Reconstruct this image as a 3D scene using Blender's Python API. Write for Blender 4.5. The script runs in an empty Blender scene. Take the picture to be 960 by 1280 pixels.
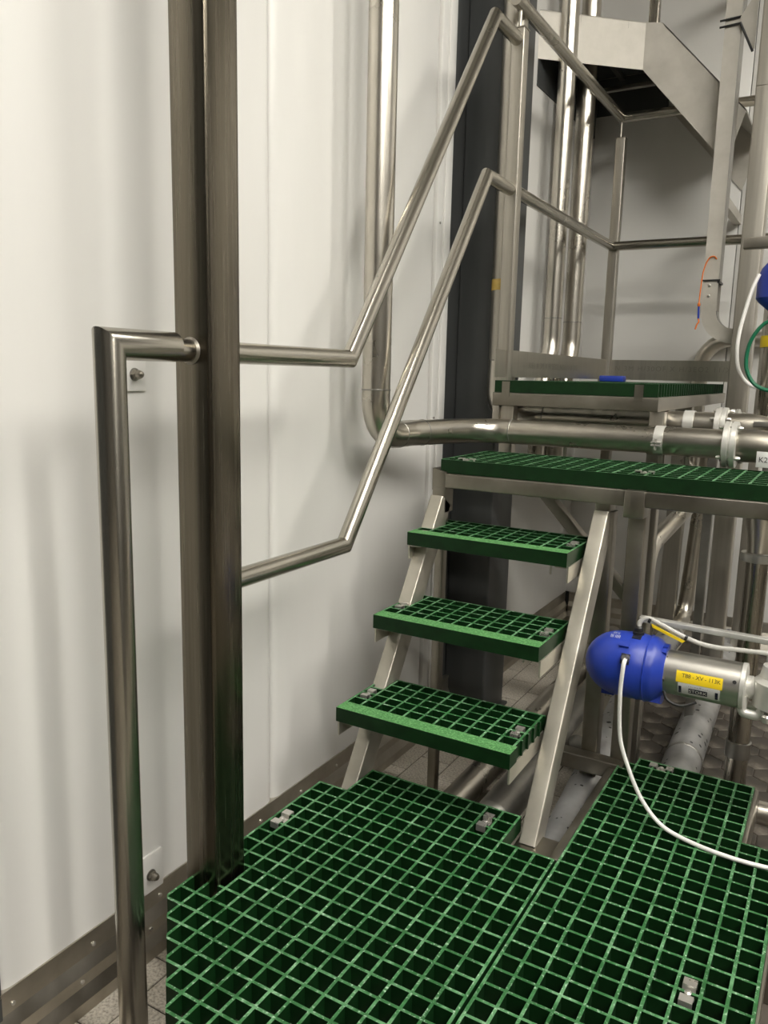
import bpy, bmesh, math, random
from mathutils import Vector, Matrix
random.seed(7)
scene = bpy.context.scene
COL = scene.collection

# ------------------------------------------------------------------ camera, world, exposure
# All coordinates below are metres: x to the right of the wall, y along the wall, z above the TOP of
# the lower grating.  At the very end everything is lifted so that the tiled floor lies at z = 0.
FLOOR = -0.30
PITCH, YAW, ROLL, FPX = 0.17304, -0.52777, 0.022756, 990.06
CAM = Vector((1.0454, -1.6281, 1.0060))
cam_d = bpy.data.cameras.new('camera')
cam = bpy.data.objects.new('camera', cam_d)
COL.objects.link(cam)
fwd = Vector((math.sin(YAW)*math.cos(PITCH), math.cos(YAW)*math.cos(PITCH), -math.sin(PITCH)))
rgt = Vector((math.cos(YAW), -math.sin(YAW), 0))
upv = rgt.cross(fwd)
rr = math.cos(ROLL)*rgt + math.sin(ROLL)*upv
uu = -math.sin(ROLL)*rgt + math.cos(ROLL)*upv
M = Matrix((rr, uu, -fwd)).transposed().to_4x4()
M.translation = CAM
cam.matrix_world = M
cam_d.sensor_fit = 'VERTICAL'
cam_d.sensor_height = 36.0
cam_d.lens = FPX*36.0/1280.0
cam_d.clip_start = 0.02
scene.camera = cam

world = bpy.data.worlds.new('hall_world')
scene.world = world
world.use_nodes = True
world.node_tree.nodes['Background'].inputs['Color'].default_value = (0.75, 0.73, 0.68, 1)
world.node_tree.nodes['Background'].inputs['Strength'].default_value = 0.05

scene.view_settings.view_transform = 'Standard'
scene.view_settings.look = 'None'
scene.view_settings.gamma = 1
scene.view_settings.use_curve_mapping = False
scene.view_settings.exposure = 0.0
LAMP_POWER = 51.0
# x, y, length along x of every ceiling lamp
LAMPS = [(3.1, -4.0, 2.2), (3.1, -2.5, 2.2), (3.1, -1.0, 2.2), (3.1, 0.5, 2.2), (1.5, -1.0, 1.2)]
CEIL = 3.7

# ------------------------------------------------------------------ materials
def new_mat(name):
    m = bpy.data.materials.new(name)
    m.use_nodes = True
    nt = m.node_tree
    return m, nt, nt.nodes['Principled BSDF']

def ramp(nt, stops):
    r = nt.nodes.new('ShaderNodeValToRGB')
    els = r.color_ramp.elements
    while len(els) > 1: els.remove(els[-1])
    els[0].position = stops[0][0]; els[0].color = (*stops[0][1], 1)
    for p, c in stops[1:]:
        e = els.new(p); e.color = (*c, 1)
    return r

def coords(nt, scale=(1, 1, 1), kind='Object'):
    t = nt.nodes.new('ShaderNodeTexCoord')
    mp = nt.nodes.new('ShaderNodeMapping')
    mp.inputs['Scale'].default_value = scale
    nt.links.new(t.outputs[kind], mp.inputs['Vector'])
    return mp.outputs['Vector']

def noise(nt, vec, scale, detail=4, rough=0.6):
    n = nt.nodes.new('ShaderNodeTexNoise')
    n.inputs['Scale'].default_value = scale
    n.inputs['Detail'].default_value = detail
    n.inputs['Roughness'].default_value = rough
    nt.links.new(vec, n.inputs['Vector'])
    return n.outputs['Fac']

def plain(name, col, rough=0.5, metal=0.0, **kw):
    m, nt, b = new_mat(name)
    b.inputs['Base Color'].default_value = (*col, 1)
    b.inputs['Roughness'].default_value = rough
    b.inputs['Metallic'].default_value = metal
    for k, v in kw.items(): b.inputs[k.replace('_', ' ')].default_value = v
    return m

def mottled(name, stops, scale, rough=(0.4, 0.6), metal=0.0, stretch=(1, 1, 1), bump=0.0, bscale=None, detail=4):
    m, nt, b = new_mat(name)
    v = coords(nt, stretch)
    f = noise(nt, v, scale, detail)
    r = ramp(nt, stops)
    nt.links.new(f, r.inputs['Fac'])
    nt.links.new(r.outputs['Color'], b.inputs['Base Color'])
    mr = nt.nodes.new('ShaderNodeMapRange')
    mr.inputs['From Min'].default_value = 0.3; mr.inputs['From Max'].default_value = 0.7
    mr.inputs['To Min'].default_value = rough[0]; mr.inputs['To Max'].default_value = rough[1]
    nt.links.new(f, mr.inputs['Value'])
    nt.links.new(mr.outputs['Result'], b.inputs['Roughness'])
    b.inputs['Metallic'].default_value = metal
    if bump:
        bp = nt.nodes.new('ShaderNodeBump')
        bp.inputs['Strength'].default_value = bump
        bp.inputs['Distance'].default_value = 0.002
        nt.links.new(noise(nt, coords(nt), bscale or scale, 3), bp.inputs['Height'])
        nt.links.new(bp.outputs['Normal'], b.inputs['Normal'])
    return m

def steel(name, stretch, dark=(0.30, 0.275, 0.232), light=(0.36, 0.333, 0.285), rough=(0.24, 0.31), scale=9.0, metal=1.0):
    return mottled(name, [(0.30, dark), (0.52, tuple((a+b)/2 for a, b in zip(dark, light))), (0.72, light)],
                   scale, rough, metal, stretch)

M_ = {}
M_['steel_z'] = steel('brushed_steel_upright', (9, 9, 0.2))
M_['steel_y'] = steel('brushed_steel_lengthwise', (9, 0.2, 9))
M_['steel_x'] = steel('brushed_steel_crosswise', (0.2, 9, 9))
M_['steel_rail'] = steel('satin_rail_steel', (1, 1, 1), (0.44, 0.415, 0.36), (0.50, 0.472, 0.415), (0.25, 0.275), 4)
M_['steel_pipe'] = steel('polished_pipe_steel', (1, 1, 1), (0.52, 0.49, 0.43), (0.62, 0.585, 0.52), (0.26, 0.32), 6)
M_['steel_dark'] = steel('dark_streaked_steel', (9, 9, 0.2), (0.125, 0.110, 0.083), (0.20, 0.178, 0.140), (0.20, 0.30))
M_['steel_light'] = steel('light_post_steel', (9, 9, 0.2), (0.42, 0.395, 0.345), (0.50, 0.472, 0.415), (0.36, 0.44))
M_['galv'] = mottled('pale_blasted_sheet', [(0.3, (0.44, 0.415, 0.365)), (0.7, (0.56, 0.53, 0.475))], 9, (0.45, 0.55), 0.25)
M_['stringer'] = steel('lit_stringer_steel', (1, 1, 1), (0.42, 0.395, 0.335), (0.56, 0.53, 0.46), (0.36, 0.46), 8, 0.7)  # paler copy of the frame steel; light on stringers put into the colour
M_['skirting'] = steel('skirting_steel', (1, 1, 1), (0.38, 0.35, 0.30), (0.56, 0.53, 0.47), (0.34, 0.5), 9)
M_['steel_matt'] = steel('shaded_blasted_steel', (1, 1, 1), (0.25, 0.23, 0.192), (0.37, 0.345, 0.297), (0.34, 0.46), 7)  # base darkened to carry the shade under the walkway
M_['steel_dull'] = steel('dull_grey_steel', (1, 1, 1), (0.28, 0.27, 0.25), (0.42, 0.41, 0.38), (0.38, 0.52), 8)
M_['steel_barrel'] = steel('satin_barrel_steel', (0.2, 6, 6), (0.52, 0.50, 0.46), (0.66, 0.64, 0.59), (0.34, 0.44), 8)
M_['zinc'] = steel('bright_clip_metal', (1, 1, 1), (0.56, 0.54, 0.50), (0.74, 0.72, 0.68), (0.24, 0.36), 20, 0.8)
M_['cast'] = steel('cast_fitting_metal', (1, 1, 1), (0.62, 0.61, 0.57), (0.78, 0.77, 0.73), (0.35, 0.5), 14, 0.6)
M_['wall'] = mottled('white_wall_panel', [(0.3, (0.70, 0.69, 0.665)), (0.7, (0.735, 0.725, 0.70))], 1.6, (0.28, 0.33), 0.0, (1, 3, 0.5))
M_['ceiling'] = mottled('ceiling_paint', [(0.3, (0.50, 0.485, 0.45)), (0.7, (0.58, 0.565, 0.53))], 2, (0.6, 0.8))
M_['hall'] = mottled('hall_wall_paint', [(0.3, (0.026, 0.024, 0.020)), (0.7, (0.045, 0.041, 0.034))], 1.2, (0.5, 0.7))
M_['charcoal'] = mottled('charcoal_paint', [(0.3, (0.048, 0.051, 0.051)), (0.7, (0.064, 0.067, 0.066))], 4, (0.38, 0.5), 0.0, (4, 4, 0.4))
M_['grout'] = plain('dark_grout', (0.075, 0.062, 0.05), 0.9)
M_['tile'] = mottled('speckled_tile', [(0.30, (0.24, 0.21, 0.175)), (0.5, (0.52, 0.475, 0.405)), (0.7, (0.68, 0.63, 0.55))], 160, (0.5, 0.7), 0.0, (1, 1, 1), 0.1, 200)
M_['tile_hex'] = mottled('stained_hexagon_tile', [(0.40, (0.045, 0.037, 0.029)), (0.56, (0.085, 0.072, 0.057)), (0.70, (0.24, 0.21, 0.175))], 7, (0.4, 0.65), 0.0, (1, 1, 1), 0.1, 200)
M_['blue'] = mottled('blue_plastic', [(0.3, (0.012, 0.035, 0.30)), (0.7, (0.018, 0.048, 0.38))], 10, (0.32, 0.42))
M_['yellow'] = plain('yellow_label', (0.86, 0.62, 0.015), 0.45)
M_['tape'] = mottled('old_yellow_tape', [(0.3, (0.45, 0.29, 0.06)), (0.7, (0.62, 0.45, 0.13))], 60, (0.4, 0.6))
M_['white'] = plain('white_plastic', (0.80, 0.79, 0.76), 0.4)
M_['label'] = plain('pale_grey_label', (0.62, 0.62, 0.60), 0.5)
M_['black'] = plain('black_rubber', (0.012, 0.012, 0.012), 0.45)
M_['ink'] = plain('black_ink', (0.012, 0.012, 0.016), 0.6)
M_['print'] = plain('faded_mill_print', (0.36, 0.337, 0.293), 0.45, 1.0)
M_['navy'] = plain('dark_navy_print', (0.008, 0.010, 0.025), 0.5)
M_['grey_cable'] = plain('grey_cable_sheath', (0.48, 0.47, 0.44), 0.45)
M_['green_cable'] = plain('green_cable_sheath', (0.0, 0.12, 0.055), 0.4)
M_['orange'] = plain('orange_cord', (0.75, 0.19, 0.03), 0.7)

def lamp_mat():
    m, nt, b = new_mat('lamp_diffuser')
    b.inputs['Base Color'].default_value = (0.9, 0.9, 0.88, 1)
    b.inputs['Emission Color'].default_value = (1.0, 0.965, 0.885, 1)
    b.inputs['Emission Strength'].default_value = LAMP_POWER
    return m
M_['lamp'] = lamp_mat()

def green(name, worn):
    m, nt, b = new_mat(name)
    v = coords(nt)
    if worn:
        f1 = noise(nt, v, 22, 4, 0.65)
        r1 = ramp(nt, [(0.34, (0.008, 0.075, 0.014)), (0.50, (0.032, 0.140, 0.042)), (0.66, (0.12, 0.285, 0.135))])
        nt.links.new(f1, r1.inputs['Fac'])
        f2 = noise(nt, v, 130, 3, 0.7)
        r2 = ramp(nt, [(0.56, (0, 0, 0)), (0.68, (1, 1, 1))])
        nt.links.new(f2, r2.inputs['Fac'])
        mix = nt.nodes.new('ShaderNodeMix'); mix.data_type = 'RGBA'
        nt.links.new(r2.outputs['Color'], mix.inputs['Factor'])
        nt.links.new(r1.outputs['Color'], mix.inputs['A'])
        mix.inputs['B'].default_value = (0.40, 0.56, 0.41, 1)
        nt.links.new(mix.outputs['Result'], b.inputs['Base Color'])
        b.inputs['Roughness'].default_value = 0.5
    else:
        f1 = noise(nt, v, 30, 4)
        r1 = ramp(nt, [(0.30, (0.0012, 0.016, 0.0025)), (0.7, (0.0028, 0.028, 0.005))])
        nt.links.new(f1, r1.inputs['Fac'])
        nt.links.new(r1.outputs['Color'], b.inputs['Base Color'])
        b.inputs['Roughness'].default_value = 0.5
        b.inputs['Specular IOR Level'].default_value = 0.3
    return m
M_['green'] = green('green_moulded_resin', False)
M_['green_top'] = green('green_worn_walking_face', True)
M_['grit'] = mottled('green_grit_nosing', [(0.34, (0.030, 0.135, 0.030)), (0.52, (0.080, 0.255, 0.075)), (0.68, (0.20, 0.43, 0.18))],
                     230, (0.6, 0.8), 0.0, (1, 1, 1), 0.6, 300)

def spotted_pipe():
    m, nt, b = new_mat('grey_pipe_with_dark_spots')
    v = coords(nt)
    f = noise(nt, v, 7, 4)
    r = ramp(nt, [(0.3, (0.34, 0.34, 0.34)), (0.7, (0.56, 0.56, 0.56))])
    nt.links.new(f, r.inputs['Fac'])
    vo = nt.nodes.new('ShaderNodeTexVoronoi'); vo.inputs['Scale'].default_value = 36
    nt.links.new(v, vo.inputs['Vector'])
    f2 = noise(nt, v, 10, 2)
    ma = nt.nodes.new('ShaderNodeMath'); ma.operation = 'MULTIPLY_ADD'
    ma.inputs[1].default_value = -1.1; ma.inputs[2].default_value = 0.70
    nt.links.new(f2, ma.inputs[0])
    lt = nt.nodes.new('ShaderNodeMath'); lt.operation = 'LESS_THAN'
    nt.links.new(vo.outputs['Distance'], lt.inputs[0]); nt.links.new(ma.outputs[0], lt.inputs[1])
    mix = nt.nodes.new('ShaderNodeMix'); mix.data_type = 'RGBA'
    nt.links.new(lt.outputs[0], mix.inputs['Factor'])
    nt.links.new(r.outputs['Color'], mix.inputs['A']); mix.inputs['B'].default_value = (0.05, 0.05, 0.05, 1)
    nt.links.new(mix.outputs['Result'], b.inputs['Base Color'])
    b.inputs['Metallic'].default_value = 0.75; b.inputs['Roughness'].default_value = 0.48
    return m
M_['spotted'] = spotted_pipe()

def far_floor():
    m, nt, b = new_mat('far_tile_floor')
    br = nt.nodes.new('ShaderNodeTexBrick')
    br.inputs['Scale'].default_value = 1.0
    br.inputs['Brick Width'].default_value = 0.2125; br.inputs['Row Height'].default_value = 0.11
    br.inputs['Mortar Size'].default_value = 0.004
    br.inputs['Color1'].default_value = (0.15, 0.135, 0.11, 1); br.inputs['Color2'].default_value = (0.19, 0.17, 0.14, 1)
    br.inputs['Mortar'].default_value = (0.09, 0.075, 0.06, 1)
    nt.links.new(coords(nt), br.inputs['Vector'])
    nt.links.new(br.outputs['Color'], b.inputs['Base Color'])
    b.inputs['Roughness'].default_value = 0.6
    return m
M_['far_floor'] = far_floor()

# ------------------------------------------------------------------ mesh builder
def perp(d):
    a = Vector((0, 0, 1)) if abs(d.z) < 0.9 else Vector((0, 1, 0))
    u = d.cross(a).normalized()
    return u, d.cross(u).normalized()

class MB:
    def __init__(s): s.v = []; s.f = []; s.m = []
    def add(s, vs, fs, mi=0):
        o = len(s.v)
        s.v += [Vector(p) for p in vs]
        for f in fs: s.f.append([o+i for i in f]); s.m.append(mi)
        return s
    def box(s, x0, x1, y0, y1, z0, z1, mi=0):
        vs = [(x, y, z) for z in (z0, z1) for y in (y0, y1) for x in (x0, x1)]
        return s.add(vs, [(0, 2, 3, 1), (4, 5, 7, 6), (0, 1, 5, 4), (2, 6, 7, 3), (0, 4, 6, 2), (1, 3, 7, 5)], mi)
    def prism(s, poly, vec, mi=0):
        n = len(poly); vec = Vector(vec)
        a = [Vector(p) for p in poly]; b = [p+vec for p in a]
        return s.add(a+b, [tuple(range(n))[::-1], tuple(range(n, 2*n))] + [(i, (i+1) % n, n+(i+1) % n, n+i) for i in range(n)], mi)
    def sweep(s, pts, ring, mi=0, cap=True, closed=True):
        """ring: list of (a,b) offsets in the frame (u,w) of the first segment; mitred at corners"""
        pts = [Vector(p) for p in pts]
        n = len(ring); d = (pts[1]-pts[0]).normalized()
        u, w = s.frame if getattr(s, 'frame', None) else perp(d)
        s.frame = None
        offs = [u*a + w*b for a, b in ring]
        vs = [pts[0]+o for o in offs]
        for i in range(1, len(pts)):
            if i < len(pts)-1:
                d2 = (pts[i+1]-pts[i]).normalized()
                nb = (d+d2).normalized()
                new = [o - d*(o.dot(nb)/d.dot(nb)) for o in offs]
                vs += [pts[i]+o for o in new]
                q = d.rotation_difference(d2)
                offs = [q @ o for o in offs]; d = d2
            else:
                vs += [pts[i]+o for o in offs]
        fs = []
        for i in range(len(pts)-1):
            for k in range(n if closed else n-1):
                k2 = (k+1) % n
                fs.append((i*n+k, i*n+k2, (i+1)*n+k2, (i+1)*n+k))
        if cap:
            fs.append(tuple(range(n))[::-1]); fs.append(tuple((len(pts)-1)*n+k for k in range(n)))
        return s.add(vs, fs, mi)
    def tube(s, pts, r, seg=20, mi=0, cap=True):
        return s.sweep(pts, [(r*math.cos(2*math.pi*k/seg), r*math.sin(2*math.pi*k/seg)) for k in range(seg)], mi, cap)
    def rhs(s, p0, p1, w, h, up=(0, 0, 1), r=0.005, mi=0):
        """square hollow section with rounded edges: w across, h along `up`"""
        p0 = Vector(p0); p1 = Vector(p1); d = (p1-p0).normalized()
        a = d.cross(Vector(up)).normalized(); b = a.cross(d).normalized()
        ring = []
        for sx, sy, a0 in ((1, 1, 0), (-1, 1, 90), (-1, -1, 180), (1, -1, 270)):
            for k in range(4):
                t = math.radians(a0+30*k)
                ring.append((sx*(w/2-r)+r*math.cos(t), sy*(h/2-r)+r*math.sin(t)))
        s.frame = (a, b)
        return s.sweep([p0, p1], ring, mi)
    def lathe(s, p, d, prof, seg=24, mi=0):
        """prof: (distance along d, radius)"""
        p = Vector(p); d = Vector(d).normalized(); u, w = perp(d)
        vs = []; n = seg
        for t, r in prof:
            for k in range(seg):
                a = 2*math.pi*k/seg
                vs.append(p + d*t + (u*math.cos(a)+w*math.sin(a))*r)
        fs = []
        for i in range(len(prof)-1):
            for k in range(seg):
                k2 = (k+1) % seg
                fs.append((i*n+k, i*n+k2, (i+1)*n+k2, (i+1)*n+k))
        fs.append(tuple(range(n))[::-1]); fs.append(tuple((len(prof)-1)*n+k for k in range(n)))
        return s.add(vs, fs, mi)
    def build(s, name, mats, parent=None, smooth=True, origin=None, bevel=0.0):
        if isinstance(mats, str): mats = [mats]
        off = parent['_o'] if parent is not None else (origin or (0, 0, 0))
        off = Vector(off)
        me = bpy.data.meshes.new(name)
        me.from_pydata([p-off for p in s.v], [], s.f)
        for k in mats: me.materials.append(M_[k])
        me.polygons.foreach_set('material_index', s.m)
        bm = bmesh.new(); bm.from_mesh(me)
        bmesh.ops.remove_doubles(bm, verts=bm.verts, dist=1e-6)
        bmesh.ops.recalc_face_normals(bm, faces=bm.faces)
        if bevel:
            es = [e for e in bm.edges if len(e.link_faces) == 2 and e.calc_face_angle(0) > 0.6]
            bmesh.ops.bevel(bm, geom=es, offset=bevel, segments=2, affect='EDGES', profile=0.5)
        bm.to_mesh(me); bm.free()
        if smooth:
            me.polygons.foreach_set('use_smooth', [True]*len(me.polygons))
            me.set_sharp_from_angle(angle=math.radians(32))
        o = bpy.data.objects.new(name, me)
        COL.objects.link(o)
        o['_o'] = tuple(off)
        if parent is not None: o.parent = parent
        else: o.location = off
        return o

def thing(name, loc, label, cat, group=None):
    o = bpy.data.objects.new(name, None)
    o.empty_display_size = 0.05
    COL.objects.link(o); o.location = loc
    o['_o'] = tuple(loc); o['label'] = label; o['category'] = cat
    if group: o['group'] = group
    return o

def tag(o, label, cat, group=None):
    o['label'] = label; o['category'] = cat
    if group: o['group'] = group
    return o

def arc_path(pts, rad, n=7):
    """polyline with rounded corners"""
    P = [Vector(p) for p in pts]; out = [P[0]]
    rs = rad if isinstance(rad, (list, tuple)) else [rad]*(len(P)-2)
    for i in range(1, len(P)-1):
        a = (P[i-1]-P[i]).normalized(); b = (P[i+1]-P[i]).normalized()
        ang = a.angle(b); r = rs[i-1]; t = r/math.tan(ang/2)
        p0 = P[i]+a*t; p1 = P[i]+b*t
        c = P[i] + (a+b).normalized()*(r/math.sin(ang/2))
        v0 = p0-c; v1 = p1-c; tot = v0.angle(v1); ax = v0.cross(v1).normalized()
        for k in range(n+1):
            out.append(c + Matrix.Rotation(tot*k/n, 3, ax) @ v0)
    out.append(P[-1])
    return out

def spline(pts, n=8):
    P = [Vector(p) for p in pts]; P = [2*P[0]-P[1]] + P + [2*P[-1]-P[-2]]; out = []
    for i in range(1, len(P)-2):
        for k in range(n):
            t = k/n
            out.append(0.5*((2*P[i]) + (P[i+1]-P[i-1])*t + (2*P[i-1]-5*P[i]+4*P[i+1]-P[i+2])*t*t + (3*P[i]-P[i-1]-3*P[i+1]+P[i+2])*t**3))
    out.append(P[-2])
    return out

def text_mesh(body, size, spacing=1.0):
    cu = bpy.data.curves.new('lettering', 'FONT')
    cu.body = body; cu.size = size; cu.align_x = 'CENTER'; cu.align_y = 'CENTER'
    cu.space_character = spacing; cu.extrude = 0.0; cu.resolution_u = 3
    o = bpy.data.objects.new('lettering', cu)
    COL.objects.link(o)
    bpy.context.view_layer.update()
    me = bpy.data.meshes.new_from_object(o.evaluated_get(bpy.context.evaluated_depsgraph_get()))
    bpy.data.objects.remove(o); bpy.data.curves.remove(cu)
    return me

def lettering(body, size, fn, mat, parent, spacing=1.0):
    """fn maps flat text x, y to a point in the place"""
    me = text_mesh(body, size, spacing)
    off = Vector(parent['_o'])
    for v in me.vertices: v.co = Vector(fn(v.co.x, v.co.y)) - off
    me.materials.clear(); me.materials.append(M_[mat])
    o = bpy.data.objects.new('lettering', me); COL.objects.link(o); o.parent = parent
    o['_o'] = tuple(off); o['kind'] = 'stuff'
    return o

# ------------------------------------------------------------------ the setting
WX = -0.20      # face of the wall on the left
WY = 2.50       # face of the wall at the back
XR, YF = 4.6, -5.2
TOPZ = CEIL

def struct(o):
    o['kind'] = 'structure'
    return o

floor = struct(MB().box(WX-0.1, XR, YF, WY+0.1, FLOOR-0.06, FLOOR-0.004).build('floor', 'far_floor', smooth=False))
gb = MB().box(WX, 1.36, -1.05, WY, FLOOR-0.0039, FLOOR-0.003)
gb.build('grout_bed', 'grout', floor, smooth=False)

def shared_piece(name, me, loc, parent):
    o = bpy.data.objects.new(name, me); COL.objects.link(o)
    o.parent = parent; o.location = Vector(loc)-Vector(parent['_o'])
    return o

def piece_mesh(poly, z0, z1, bev, mat):
    n = len(poly); cx = sum(p[0] for p in poly)/n; cy = sum(p[1] for p in poly)/n
    inner = []
    for x, y in poly:
        l = math.hypot(x-cx, y-cy); k = (l-bev*1.3)/l
        inner.append((cx+(x-cx)*k, cy+(y-cy)*k))
    vs = [(x, y, z0) for x, y in poly] + [(x, y, z1-bev) for x, y in poly] + [(x, y, z1) for x, y in inner]
    fs = [tuple(2*n+i for i in range(n))]
    for i in range(n):
        j = (i+1) % n
        fs.append((i, j, n+j, n+i)); fs.append((n+i, n+j, 2*n+j, 2*n+i))
    me = bpy.data.meshes.new('tile'); me.from_pydata(vs, [], fs); me.materials.append(M_[mat])
    return me

TW, TL = 0.11, 0.2125
tile_me = piece_mesh([(-TW/2+.002, -TL/2+.002), (TW/2-.002, -TL/2+.002), (TW/2-.002, TL/2-.002), (-TW/2+.002, TL/2-.002)], -0.004, 0.0, 0.0012, 'tile')
for i in range(6):
    x = -0.118 - TW/2 + i*TW
    if i == 0: pass
    y = -1.0 + (0.6 % TL) + (TL/2 if i % 2 else 0)
    while y < WY-0.02:
        if x < 0.43:
            o = shared_piece('tile', tile_me, (x, y, FLOOR), floor)
        y += TL
HX = 0.058
hexa = [(HX*0.965*math.sin(math.radians(60*k)), HX*0.965*math.cos(math.radians(60*k))) for k in range(6)]
hex_me = piece_mesh(hexa, -0.004, 0.0, 0.0012, 'tile_hex')
row = 0
y = 0.22
while y < WY-0.05:
    x = 0.485 + (HX*math.sqrt(3)/2 if row % 2 else 0)
    while x < 1.32:
        o = shared_piece('tile', hex_me, (x, y, FLOOR+random.uniform(-0.0006, 0.0)), floor)
        x += HX*math.sqrt(3)
    y += HX*1.5; row += 1

# left wall: backing plus white panels with rounded meeting edges
wl = struct(MB().box(WX-0.12, WX-0.016, YF, WY+0.1, FLOOR, TOPZ).build('wall_left', 'charcoal', smooth=False))
def wall_panel(y0, y1, z0=-0.142, z1=TOPZ, r0=0.026, r1=0.026):
    prof = [(WX-0.016, y0)]
    for k in range(5):
        t = math.radians(22.5*k); prof.append((WX-0.014+0.014*math.sin(t), y0+r0-r0*math.cos(t)))
    for k in range(5):
        t = math.radians(22.5*k); prof.append((WX-0.014+0.014*math.cos(t), y1-r1+r1*math.sin(t)))
    prof.append((WX-0.016, y1))
    return MB().prism([(x, y, z0) for x, y in prof], (0, 0, z1-z0)).build('panel', 'wall', wl)
wall_panel(-0.86, -0.0575)
wall_panel(-0.0535, 0.80)
wall_panel(1.252, WY+0.02)
# upright edge strips of the panel run before the dark column
for a, b, t in ((0.802, 0.845, 0.006), (0.847, 0.893, 0.011)):
    MB().box(WX-0.016, WX+t, a, b, -0.142, TOPZ).build('edge_strip', 'wall', wl, bevel=0.002)
for z in (0.45, 0.86, 1.5):
    MB().lathe((WX+0.006, 0.822, z), (1, 0, 0), [(0, 0.004), (0.002, 0.004), (0.003, 0.002)], 10).build('rivet', 'steel_dull', wl)
# dark upright profile between two panels
tr = MB().box(WX-0.016, WX+0.004, -0.898, -0.862, FLOOR, TOPZ).build('trim_1', 'charcoal', bevel=0.002); struct(tr)

def base_profile(name, axis):
    prof = [(0.0, -0.142), (0.004, -0.142), (0.004, -0.150), (0.002, -0.152), (0.002, -0.192), (0.014, -0.218), (0.012, -0.246), (0.024, -0.272), (0.024, FLOOR), (0.0, FLOOR)]
    if axis == 'y':
        return MB().prism([(WX-0.012+d+0.012*(d > 0), YF+0.02, z) for d, z in prof], (0, WY-YF-0.03, 0)).build(name, 'skirting', smooth=False)
    return MB().prism([(WX+0.02, WY-d, z) for d, z in prof], (XR-WX-0.05, 0, 0)).build(name, 'skirting', smooth=False)
bl = struct(base_profile('baseboard_left', 'y'))
for yy in (-0.84, -0.655, -0.47, -0.29, -0.11, 0.07, 0.25):
    MB().lathe((WX+0.002, yy, -0.176), (1, 0, 0), [(0, 0.0045), (0.003, 0.0045), (0.0045, 0.002)], 10).build('rivet', 'zinc', bl)
    MB().lathe((WX+0.013, yy-0.04, -0.232), (1, 0, 0), [(0, 0.0045), (0.003, 0.0045), (0.0045, 0.002)], 10).build('rivet', 'zinc', bl)
struct(base_profile('baseboard_back', 'x'))

wb = struct(MB().box(WX-0.12, XR, WY+0.016, WY+0.12, FLOOR, TOPZ).build('wall_back', 'charcoal', smooth=False))
xs = [WX-0.02, 0.50, 1.6, 2.7, 3.8, XR]
for a, b in zip(xs[:-1], xs[1:]):
    MB().box(a+0.0015, b-0.0015, WY, WY+0.018, -0.142, TOPZ).build('panel', 'wall', wb, bevel=0.004)
struct(MB().box(XR, XR+0.1, YF, WY+0.1, FLOOR, TOPZ).build('wall_right', 'hall', smooth=False))
struct(MB().box(WX-0.12, XR+0.1, YF-0.1, YF, FLOOR, TOPZ).build('wall_front', 'hall', smooth=False))
struct(MB().box(WX-0.12, XR+0.1, YF-0.1, WY+0.12, TOPZ, TOPZ+0.1).build('ceiling', 'ceiling', smooth=False))

for i, (lx, ly, ll) in enumerate(LAMPS):
    t = thing('ceiling_light', (lx, ly, CEIL-0.07), 'long white strip lamp mounted on the hall ceiling', 'lamp', 'strip lamps on the ceiling')
    MB().box(lx-ll/2, lx+ll/2, ly-0.14, ly+0.14, CEIL-0.05, CEIL).build('housing', 'white', t, bevel=0.006)
    MB().box(lx-ll/2+0.02, lx+ll/2-0.02, ly-0.125, ly+0.125, CEIL-0.07, CEIL-0.05).build('diffuser', 'lamp', t, smooth=False)

# ------------------------------------------------------------------ big uprights
p = thing('dark_column', (-0.13, 1.13, FLOOR), 'charcoal painted square steel column standing in the gap of the white wall', 'column')
MB().rhs((-0.133, 1.1325, FLOOR+0.012), (-0.133, 1.1325, TOPZ), 0.205, 0.166, (1, 0, 0), 0.008).build('shaft', 'charcoal', p)
MB().box(-0.2155, -0.035, 1.015, 1.25, FLOOR, FLOOR+0.012).build('base_plate', 'charcoal', p, bevel=0.002)

p = thing('square_post', (0.022, -0.5225, FLOOR), 'tall brushed steel square post in the notch of the green grating', 'post')
MB().rhs((0.022, -0.5225, FLOOR+0.01), (0.022, -0.5225, TOPZ), 0.085, 0.085, (1, 0, 0), 0.007).build('shaft', 'steel_dark', p)
MB().box(-0.05, 0.094, -0.60, -0.45, FLOOR, FLOOR+0.01).build('base_plate', 'steel_matt', p, bevel=0.002)

PBX, PBY = 0.645, 1.838
p = thing('square_post', (PBX, PBY, FLOOR), 'square steel post beside the cable tray where the guard rails end', 'post')
MB().rhs((PBX, PBY, FLOOR+0.01), (PBX, PBY, 2.09), 0.077, 0.077, (1, 0, 0), 0.006).build('lower_shaft', 'steel_light', p)
MB().rhs((PBX, PBY, 2.092), (PBX, PBY, TOPZ), 0.077, 0.077, (1, 0, 0), 0.006).build('upper_shaft', 'steel_light', p)
MB().box(PBX-0.07, PBX+0.07, PBY-0.07, PBY+0.07, FLOOR, FLOOR+0.01).build('base_plate', 'steel_matt', p, bevel=0.002)

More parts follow.
